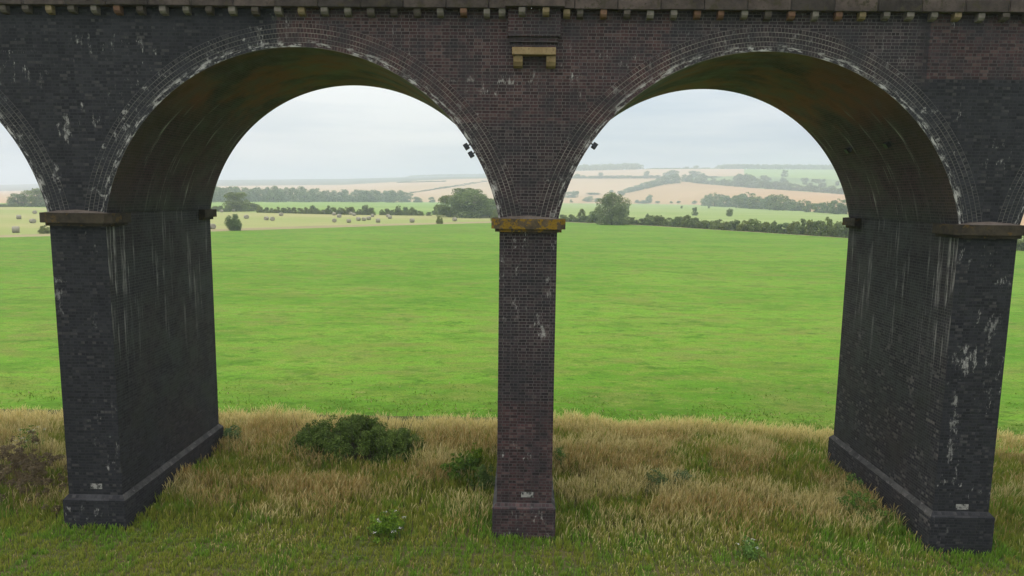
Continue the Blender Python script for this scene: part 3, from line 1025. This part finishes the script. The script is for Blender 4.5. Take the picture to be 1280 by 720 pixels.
def wood(name, poly, px0, px1, hpx, n, label=None, seed=1):
    """a far wood that reads as one mass"""
    r = np.random.default_rng(seed)
    cs, rs = [], []
    for px in np.arange(px0, px1, 1.0):
        g = bpt(poly, px); z = project(g)[2]
        e = min(1, (px - px0) / 14 + .25, (px1 - px) / 10 + .25)
        h = hpx * z / FPX * e
        for k in range(3):
            rad = h * (.30 + .2 * r.random())
            cs.append((g[0] + r.normal() * 3, g[1] + r.random() * 70 - 10, g[2] + h * (.2 + .5 * r.random()))); rs.append(rad)
    Q, tn = leaves(cs, rs, n, 2.2, 1.0, seed, .1)
    o = link(name, quads_mesh(name, Q, M_LEAF, tn)); o['kind'] = 'stuff'
    tag(o, label, 'wood')


wood('far_wood', E5R, 716, 806, 7.5, 16000, 'dark wood on the skyline above the right hillside, left part', 1)
wood('far_wood', E5R, 894, 1075, 6.2, 24000, 'long thin wood along the skyline above the green hill pasture', 2)
wood('far_wood', E5R, 806, 894, 1.4, 5000, 'thin hedge line on the bare skyline between the two woods', 4)
wood('far_wood', E5L, 505, 640, 2.6, 14000, 'hazy wood on the far left ridge', 3)

# ------------------------------------------------------------------ round bales
def straw_material():
    t = NT('straw_bale')
    pos = t.pos(); n = t.noise(pos, 8, 4, .7)
    return t.surface(t.mix(n, (.15, .135, .10), (.42, .39, .31)), .9, .1, t.bump(n, .6, .05))


M_STRAW = straw_material()
bb = MB()
prof = [(0, .60), (.30, .61), (.60, .60), (.68, .55), (.70, .50), (.71, .3), (.71, .02)]
half = [(-.62, .02), (-.63, .35), (-.62, .62), (-.56, .69), (.0, .715), (.56, .69), (.62, .62), (.63, .35), (.62, .02)]
nb = 28
for i in range(nb):
    a, b = 2 * math.pi * i / nb, 2 * math.pi * (i + 1) / nb
    for (xa, ra), (xb, rb) in zip(half[:-1], half[1:]):
        g = lambda x, r_, an: (x, r_ * math.cos(an) * (1.05), .68 + r_ * .97 * math.sin(an))
        bb.face([g(xa, ra, a), g(xa, ra, b), g(xb, rb, b), g(xb, rb, a)], [(0, 0)] * 4)
bale_me = bb.mesh('hay_bale', M_STRAW, True); weld(bale_me)
bales = [(277, 265.5), (308, 273.5), (333, 275.3), (340.5, 276), (351.4, 270), (414.7, 268), (417.5, 269.3), (418, 278), (436, 278.5), (438.6, 268.7), (292, 264.6), (265.5, 286.3),
         (442.8, 269.8), (455, 276), (461, 275), (465.6, 271.3), (472.5, 278.3), (485, 271.6), (487.5, 273.6), (568.3, 276.6), (515, 278.2), (23.7, 274), (43.5, 267.3), (41, 279), (20, 291), (448, 276), (424, 272)]
BL = {0: 'round hay bale nearest the broad hedge tree, at the back of the hay field', 1: 'lone round hay bale right of the lone round bush',
      4: 'lone round hay bale between the left pair and the middle row', 11: 'round hay bale peeping past the right edge of the left pier',
      19: 'round hay bale in front of the tree clump near the middle pier', 21: 'darker round bale under the far left arch, in mid field',
      22: 'round bale farthest back under the far left arch', 24: 'pale round bale nearest the meadow edge under the far left arch'}
for i, (px, py) in enumerate(bales):
    g = ground_at(px, py)
    o = link('hay_bale', bale_me, None, (g[0], g[1], g[2] - .02))
    o.rotation_euler = (0, 0, rr.uniform(-.9, .9) + (1.57 if rr.random() < .4 else 0)); s = rr.uniform(1.15, 1.35); o.scale = (s, s, s)
    tag(o, BL.get(i, 'round hay bale among those scattered over the hay field seen through the left arch'), 'hay bale', 'round hay bales on the hay field')

# ------------------------------------------------------------------ rough grass under the arches
def verge_z(x, y):
    x = np.asarray(x, float); y = np.asarray(y, float)
    z = -10.47 - .022 * np.maximum(x, 0) + .16 * (vnoise(x * .28 + 20, y * .28 + 20, 5, 2) - .5)
    z = z + .05 * np.clip(y / 7, 0, 1)
    e = np.clip((y - 9.3) / 4.0, 0, 1)
    return z * (1 - e) + (G + .0) * e


t = NT('verge_soil')
n1 = t.noise(t.pos(), .6, 4); n2 = t.noise(t.pos(), 6, 4, .7)
M_VERGE = t.surface(t.mix(t.ramp(n2, .3, .7), t.mix(t.ramp(n1, .4, .6), (.05, .065, .018), (.09, .07, .035)), (.10, .10, .035)), .95, .1, t.bump(n2, .6, .05))
vx = np.linspace(-46, 46, 185); vy = np.linspace(-24, 14.0, 77)
VX, VY = np.meshgrid(vx, vy, indexing='ij'); VZ = verge_z(VX, VY)
VZ[:, -1] = G - .1
vv = np.stack([VX, VY, VZ], -1).reshape(-1, 3)
ny = len(vy)
fc = [(i * ny + k, (i + 1) * ny + k, (i + 1) * ny + k + 1, i * ny + k + 1) for i in range(len(vx) - 1) for k in range(ny - 1)]
me = bpy.data.meshes.new('verge'); me.from_pydata(vv.tolist(), [], fc); me.materials.append(M_VERGE)
me.polygons.foreach_set('use_smooth', [True] * len(fc)); me.update()
tag(link('verge', me), kind='structure')


def verge_edge(x):
    return 11.6 + .35 * np.sin(x * .31) + 1.5 * (vnoise(x * .6 + 40, x * 0 + 3, 9, 4) - .5)


def on_pier(x, y, mgn=.13):
    kx = np.round(x / P) * P
    return (np.abs(x - kx) < HW + mgn) & (y > -mgn) & (y < W + mgn)


t = NT('grass_blades')
at = t.n('Attribute', attribute_name='tone')
M_BLADE = t.surface(at.outputs['Color'], .8, .12, None, .42)


def blades(n, x0, x1, y0, y1, seed):
    r = np.random.default_rng(seed)
    x = r.uniform(x0, x1, n); y = r.uniform(y0, y1, n)
    # draw roots together into tussocks
    cell = 1 / 3.2
    jx = np.random.default_rng(99).random((4096,)); jy = np.random.default_rng(98).random((4096,))
    ci = (np.floor(x / cell).astype(int) * 73 + np.floor(y / cell).astype(int) * 37) % 4096
    tx = (np.floor(x / cell) + jx[ci]) * cell; ty = (np.floor(y / cell) + jy[ci]) * cell
    pull = .45 * r.random(n)
    x = x + (tx - x) * pull; y = y + (ty - y) * pull
    ed = verge_edge(x)
    bq = at_z(443, 574, -10.45)
    inb = ((x - bq[0]) / 2.4) ** 2 + ((y - bq[1] - .5) / 1.3) ** 2 < 1
    keep = (y < ed + r.normal(size=n) * .12 + np.where(r.random(n) < .12, r.exponential(.7, n), 0)) & ~on_pier(x, y) & ~inb
    x, y, ed, tx, ty = x[keep], y[keep], ed[keep], tx[keep], ty[keep]; n = len(x)
    N1 = vnoise(x * .16 + 30, y * .28 + 30, 1, 3)       # straw against green
    N2 = vnoise(x * .55 + 30, y * .7 + 30, 2, 3)
    N3 = vnoise(x * .35 + 30, y * .5 + 30, 3, 2)         # reddish patches
    N4 = vnoise(x * 1.6 + 30, y * 1.6 + 30, 4, 2)
    dist_pier = np.abs(x - np.round(x / P) * P)
    strawp = np.clip((N1 - .47) * 3.6 + (N2 - .5) * 3.4 + .30, .08, .70)
    strawp *= np.clip((y + 1.6) / 4.2, .14, 1)                    # green towards the camera
    nearp = np.clip(1 - (dist_pier - HW) / 2.0, 0, 1) * np.clip(1 - np.abs(y - .3) / 2.2, 0, 1)
    strawp *= 1 - .75 * nearp
    back = np.clip((y - (ed - 2.4)) / 1.2, 0, 1)
    strawp = np.clip(np.maximum(strawp, back * .8), 0, .97)
    straw = r.random(n) < strawp
    h = np.where(straw, r.uniform(.30, .68, n), r.uniform(.18, .50, n)) * (.65 + .7 * N2)
    low = np.clip((y + .9) / 2.2, 0, 1); h *= .40 + .60 * low
    h *= np.clip((ed - y) / .8 + .45, .45, 1)
    h *= .7 + .6 * jx[(ci[keep] * 7) % 4096]
    wd = np.where(straw, .0075, .012) * r.uniform(.7, 1.3, n)
    az = r.uniform(0, 6.283, n); lean = r.uniform(.05, .5, n) * h
    ld = np.stack([np.cos(az) * lean + .05 * h, np.sin(az) * lean, h], -1)
    fa = az + r.normal(size=n) * .8
    wv = np.stack([-np.sin(fa), np.cos(fa), 0 * fa], -1)
    # most blades show some width to any side view
    base = np.stack([x, y, verge_z(x, y) - .02], -1)
    s = np.array([0, .55, .8, 1.0])
    wprof = np.where(straw[:, None], np.array([.7, .55, 1.35, .4])[None], np.array([1, .85, .5, .08])[None])
    bendz = np.array([0, .62, .86, 1.0]); bendx = np.array([0, .35, .68, 1.0])
    ctr = base[:, None, :] + np.stack([ld[:, None, 0] * bendx, ld[:, None, 1] * bendx, ld[:, None, 2] * bendz], -1)
    off = wv[:, None, :] * (wd[:, None] * wprof)[:, :, None]
    Lf, Rt = ctr - off, ctr + off
    V = np.stack([np.stack([Lf[:, i], Rt[:, i], Rt[:, i + 1], Lf[:, i + 1]], 1) for i in range(3)], 1).reshape(-1, 4, 3)
    # colours
    u = r.random(n)[:, None]; u2 = r.random(n)[:, None]
    pale = np.array([.78, .67, .33]); tan = np.array([.50, .41, .15]); rust = np.array([.36, .20, .05])
    gr1 = np.array([.17, .25, .028]); gr2 = np.array([.38, .39, .065]); gr3 = np.array([.10, .22, .020])
    rp = np.clip((N3 - .45) * 6 + .3, 0, 1)[:, None] * (1 - back)[:, None]
    cs = pale * u + tan * (1 - u); cs = cs * (1 - .85 * rp * u2) + rust * .85 * rp * u2
    cs = cs * (1 + .18 * back[:, None])
    lush = np.clip(nearp + np.clip((.8 - y) / 2, 0, 1) * .45 + (N4 - .5) * 3.5 + (N2 - .5) * 2, 0, 1)[:, None]
    cg = gr2 * (1 - u) + gr1 * u; cg = cg * (1 - lush * .75) + gr3 * lush * .75 * (1 + u2)
    topc = np.where(straw[:, None], cs, cg)
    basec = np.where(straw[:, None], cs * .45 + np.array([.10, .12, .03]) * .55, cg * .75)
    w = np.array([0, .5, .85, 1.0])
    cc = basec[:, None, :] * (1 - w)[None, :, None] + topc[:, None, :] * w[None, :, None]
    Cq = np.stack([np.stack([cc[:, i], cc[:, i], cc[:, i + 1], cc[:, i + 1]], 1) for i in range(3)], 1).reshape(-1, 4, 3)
    return V, Cq


V1, C1 = blades(460000, -27, 27, -5.2, 12.4, 1)
V2, C2 = blades(36000, -44, -27, -8, 12.4, 2)
V3, C3 = blades(36000, 27, 44, -8, 12.4, 3)
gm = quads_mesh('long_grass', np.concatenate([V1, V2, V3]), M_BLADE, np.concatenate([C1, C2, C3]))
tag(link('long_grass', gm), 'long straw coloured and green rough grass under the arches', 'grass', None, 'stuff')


def turf(n, seed):
    """short tufts of the meadow just past the verge"""
    r = np.random.default_rng(seed)
    y = 11.0 + 9 * r.random(n) ** 1.6; x = r.uniform(-1, 1, n) * (24 + (y + 2) * .85)
    cl = vnoise(x * .5 + 50, y * 1.3 + 50, 6, 3)
    k = r.random(n) < np.clip((cl - .38) * 3.2, .12, 1) * np.clip((20 - y) / 9, 0, 1) * .35; x, y, cl = x[k], y[k], cl[k]; n = len(x)
    h = r.uniform(.03, .11, n) * (.5 + cl * 1.1)
    az = r.uniform(0, 6.283, n)
    wv = np.stack([np.cos(az), np.sin(az), 0 * az], -1) * r.uniform(.014, .04, n)[:, None]
    b = np.stack([x, y, np.full(n, G + .015)], -1)
    tip = b + np.stack([r.normal(size=n) * .05, r.normal(size=n) * .05, h], -1)
    V = np.stack([b - wv, b + wv, tip + wv * .35, tip - wv * .35], 1)
    u = r.random(n)[:, None]
    c = np.array([.13, .26, .03]) * u + np.array([.22, .29, .06]) * (1 - u)
    d = np.clip((cl - .55) * 4, 0, 1)[:, None]
    c = c * (1 - .3 * d) + np.array([.10, .20, .03]) * .3 * d
    dry = (r.random(n) < .06)[:, None]; c = np.where(dry, np.array([.40, .34, .17]), c)
    return V, c


tv, tc = turf(120000, 8)
tag(link('meadow_turf', quads_mesh('meadow_turf', tv, M_BLADE, tc)), 'short tufts of green grass on the mown meadow', 'grass', None, 'stuff')

# ------------------------------------------------------------------ bushes and weeds in the verge
bl = empty('bramble_bush', tuple(at_z(443, 574, -10.45)))
tag(bl, 'wide dark green bramble bush in the rough grass under the left arch', 'bush')
cs, rs = [], []
r8 = random.Random(8)
for i in range(210):
    u = r8.uniform(-1, 1); v = r8.uniform(-1, 1)
    if u * u + v * v > 1: continue
    ht = (1.50 - .55 * max(0, u)) * (1 - (u * u + v * v)) ** .42
    cs.append((u * 2.85 + .05, v * 1.45 + .5, max(.15, ht * r8.uniform(.3, 1.0)))); rs.append(r8.uniform(.16, .36))
for i in range(60):
    u = r8.uniform(-1, 1); v = r8.uniform(-.8, .8)
    ht = (1.62 - .55 * max(0, u)) * max(0, 1 - (u * u + v * v)) ** .40
    cs.append((u * 2.8, v * 1.4 + .5, ht + r8.uniform(-.05, .12))); rs.append(r8.uniform(.07, .16))
Q, tn = leaves(cs, rs, 52000, .038, 1, 31, .2)
link('foliage', quads_mesh('foliage', Q, M_BRAMBLE, tn), bl)


def stems_mesh(n, hmin, hmax, spread, seed, col, wd=.009):
    r = np.random.default_rng(seed)
    a = r.random(n) * 6.283; q = spread * np.sqrt(r.random(n)); x, y = np.cos(a) * q, np.sin(a) * q
    h = r.uniform(hmin, hmax, n)
    b = np.stack([x, y, np.zeros(n) - .05], -1); tp_ = b + np.stack([x * .3 + r.normal(size=n) * .08, y * .3 + r.normal(size=n) * .08, h], -1)
    az = r.random(n) * 6.283; wv = np.stack([np.cos(az), np.sin(az), 0 * az], -1) * wd
    V = np.stack([b - wv, b + wv, tp_ + wv * .5, tp_ - wv * .5], 1)
    return V, tp_


link('canes', quads_mesh('canes', stems_mesh(160, .6, 1.9, 1.9, 3, None)[0] * np.array([1.2, .6, 1]) + np.array([0, .5, 0]), M_BARK), bl)


def weed(px, py, w, h, label, mat=M_WEED, leafsize=.036, n=2200, flowers=0, name='weed_clump', cat='weeds', dry=False):
    g = at_z(px, py, -10.45)
    z0 = float(verge_z(g[0], g[1]))
    r = empty(name, (g[0], g[1], z0)); tag(r, label, cat)
    seed = int(px * 7 + py)
    V, tips = stems_mesh(int(28 * w) + 10, h * .5, h * 1.05, w * .5, seed, None, .008)
    link('stems', quads_mesh('stems', V, M_DRY if dry else mat, np.full((len(V), 3), .5)), r)
    rr_ = np.random.default_rng(seed)
    k = int(10 + w * 9)
    k *= 3; c_ = np.stack([rr_.normal(size=k) * .27 * w, rr_.normal(size=k) * .22 * w, rr_.uniform(.15, 1.0, k) * h], -1); c_[:, 2] *= np.clip(1.1 - np.abs(c_[:, 0]) / w, .4, 1)
    Q, tn = leaves(c_, rr_.uniform(.05, .16, k), n, leafsize, 1.0, seed, .1)
    link('foliage', quads_mesh('foliage', Q, mat, tn), r)
    if flowers:
        tt = tips[rr_.choice(len(tips), min(flowers, len(tips)), replace=False)]
        fq = []
        for c0 in tt:
            for _ in range(14):
                o_ = c0 + np.append(rr_.normal(size=2) * .035, rr_.normal() * .012); s_ = .009
                fq.append([o_ + (-s_, -s_, 0), o_ + (s_, -s_, 0.004), o_ + (s_, s_, 0), o_ + (-s_, s_, .004)])
        link('flower_heads', quads_mesh('flower_heads', np.array(fq), M_FLOWER), r)
    return r


weed(578, 604, 1.5, 1.0, 'bright green nettle patch between the bramble bush and the middle pier', leafsize=.045, n=5200)
weed(606, 612, .9, 1.0, 'dark leafy clump against the left side of the middle pier', M_BRAMBLE, n=1600)
weed(592, 583, .9, .8, 'small leafy green clump behind the nettle patch', n=1500)
weed(481, 672, 1.2, .8, 'leafy thistle clump with pale heads near the front of the left arch', flowers=9, n=2600)
weed(290, 561, 1.0, 1.0, 'dark green clump at the back corner of the left pier', M_BRAMBLE, n=1600)
weed(822, 611, 1.2, .7, 'dark green dock clump in the middle of the right arch grass', M_LEAF, n=1500)
weed(852, 606, .9, .75, 'upright dark weeds right of the dock clump', M_LEAF, n=1100)
weed(938, 694, .6, .55, 'small plant with white flowers near the bottom edge under the right arch', flowers=6, n=500)
weed(1075, 640, 1.6, .9, 'green nettle patch along the inner foot of the right pier', n=3000)
weed(1066, 612, .7, .8, 'leafy clump against the plinth of the right pier', n=1000)
weed(32, 625, 3.2, 1.5, 'brown grey thicket of dead stalks at the left edge beside the left pier', M_DRY, .035, 6500, flowers=0, dry=True, name='dead_thicket', cat='shrub')
weed(20, 600, 2.6, 1.6, 'taller dead brown thicket behind the one at the left edge', M_DRY, .035, 5000, dry=True, name='dead_thicket', cat='shrub')
weed(38, 572, .9, 1.3, 'pale flowered umbel plant at the left edge by the pier', flowers=16, n=500)
weed(-60, 615, 4, 1.5, 'thicket of dead stalks just outside the left edge', M_DRY, .035, 5000, dry=True, name='dead_thicket', cat='shrub')
weed(700, 585, .7, .8, 'small leafy weed hugging the right side of the middle pier', n=700)

# ------------------------------------------------------------------ air
hz = MB(); hz.box((-6600, -700, G - 1.5), (6600, 5700, 170))
t = NT('valley_haze')
vol = t.n('VolumePrincipled')
vol.inputs['Color'].default_value = (.82, .90, 1.0, 1)
vol.inputs['Density'].default_value = 3.4e-4
vol.inputs['Anisotropy'].default_value = .2
t.l(vol.outputs[0], t.out.inputs['Volume'])
tag(hz.build('haze', t.m), kind='stuff')

# ------------------------------------------------------------------ light
SUN_EL, SUN_AZ = 52, -98      # degrees; azimuth from the view direction (+y), clockwise
el, az = math.radians(SUN_EL), math.radians(SUN_AZ)
sd = Vector((math.sin(az) * math.cos(el), math.cos(az) * math.cos(el), math.sin(el)))
ld_ = bpy.data.lights.new('sun', 'SUN'); ld_.energy = 1.1; ld_.angle = math.radians(18); ld_.color = (1, .96, .9)
so = bpy.data.objects.new('sun', ld_); COL.objects.link(so)
so.rotation_euler = sd.to_track_quat('Z', 'Y').to_euler(); so.location = (0, -40, 60)

w = bpy.data.worlds.new('World'); scene.world = w; w.use_nodes = True
nt = w.node_tree; nt.nodes.clear()
N_ = lambda k: nt.nodes.new('ShaderNode' + k)
out = N_('OutputWorld'); bg = N_('Background'); bg.inputs[1].default_value = .1
sky = N_('TexSky'); sky.sky_type = 'NISHITA'; sky.sun_disc = False; sky.sun_elevation = el; sky.sun_rotation = az
sky.air_density = 1.2; sky.dust_density = 3
tc_ = N_('TexCoord')
sp_ = N_('SeparateXYZ'); nt.links.new(tc_.outputs['Generated'], sp_.inputs[0])
# cloud sheet: brightness rises from horizon to zenith as under a real overcast
mr = N_('MapRange'); mr.inputs[1].default_value = .0; mr.inputs[2].default_value = .9; mr.inputs[3].default_value = 6.5; mr.inputs[4].default_value = 22.0
nt.links.new(sp_.outputs[2], mr.inputs[0])
sc_ = N_('VectorMath'); sc_.operation = 'MULTIPLY'; sc_.inputs[1].default_value = (1.3, 1.3, 11); nt.links.new(tc_.outputs['Generated'], sc_.inputs[0])
cn_ = N_('TexNoise'); cn_.inputs['Scale'].default_value = 1.6; cn_.inputs['Detail'].default_value = 5; cn_.inputs['Roughness'].default_value = .5
nt.links.new(sc_.outputs[0], cn_.inputs['Vector'])
# thinner, whiter cloud towards the left of the view
dt = N_('VectorMath'); dt.operation = 'DOT_PRODUCT'; dt.inputs[1].default_value = Vector((-.34, .92, .16)).normalized()
nt.links.new(tc_.outputs['Generated'], dt.inputs[0])
m2 = N_('MapRange'); m2.interpolation_type = 'SMOOTHSTEP'; m2.inputs[1].default_value = .90; m2.inputs[2].default_value = 1.0
nt.links.new(dt.outputs['Value'], m2.inputs[0])
ml = N_('MapRange'); ml.inputs[1].default_value = 0.0; ml.inputs[2].default_value = .16; ml.interpolation_type = 'SMOOTHSTEP'
nt.links.new(sp_.outputs[2], ml.inputs[0])
mm = N_('Math'); mm.operation = 'MULTIPLY'; nt.links.new(m2.outputs[0], mm.inputs[0]); nt.links.new(ml.outputs[0], mm.inputs[1])
cr = N_('MapRange'); cr.inputs[1].default_value = .40; cr.inputs[2].default_value = .64; nt.links.new(cn_.outputs[0], cr.inputs[0])
ad = N_('Math'); ad.operation = 'MULTIPLY_ADD'; ad.use_clamp = True
nt.links.new(cr.outputs[0], ad.inputs[0]); ad.inputs[1].default_value = .6; nt.links.new(mm.outputs[0], ad.inputs[2])
cc_ = N_('Mix'); cc_.data_type = 'RGBA'; cc_.inputs[6].default_value = (.60, .72, .87, 1); cc_.inputs[7].default_value = (1.14, 1.14, 1.14, 1)
nt.links.new(ad.outputs[0], cc_.inputs[0])
zr = N_('MapRange'); zr.inputs[1].default_value = .2; zr.inputs[2].default_value = .6; nt.links.new(sp_.outputs[2], zr.inputs[0])
cz_ = N_('Mix'); cz_.data_type = 'RGBA'; cz_.inputs[7].default_value = (1.03, 1.01, .99, 1)
nt.links.new(zr.outputs[0], cz_.inputs[0]); nt.links.new(cc_.outputs[2], cz_.inputs[6])
cm_ = N_('VectorMath'); cm_.operation = 'SCALE'; nt.links.new(cz_.outputs[2], cm_.inputs[0]); nt.links.new(mr.outputs[0], cm_.inputs['Scale'])
fx = N_('Mix'); fx.data_type = 'RGBA'; fx.inputs[0].default_value = .93
nt.links.new(sky.outputs[0], fx.inputs[6]); nt.links.new(cm_.outputs[0], fx.inputs[7])
nt.links.new(fx.outputs[2], bg.inputs[0]); nt.links.new(bg.outputs[0], out.inputs[0])

scene.view_settings.view_transform = 'Standard'
scene.view_settings.look = 'None'
scene.view_settings.exposure = 0.0
scene.view_settings.gamma = 1
scene.view_settings.use_curve_mapping = False
scene.cycles.use_denoising = True
scene.cycles.max_bounces = 6
scene.cycles.diffuse_bounces = 3
scene.cycles.volume_bounces = 1
scene.cycles.transparent_max_bounces = 8
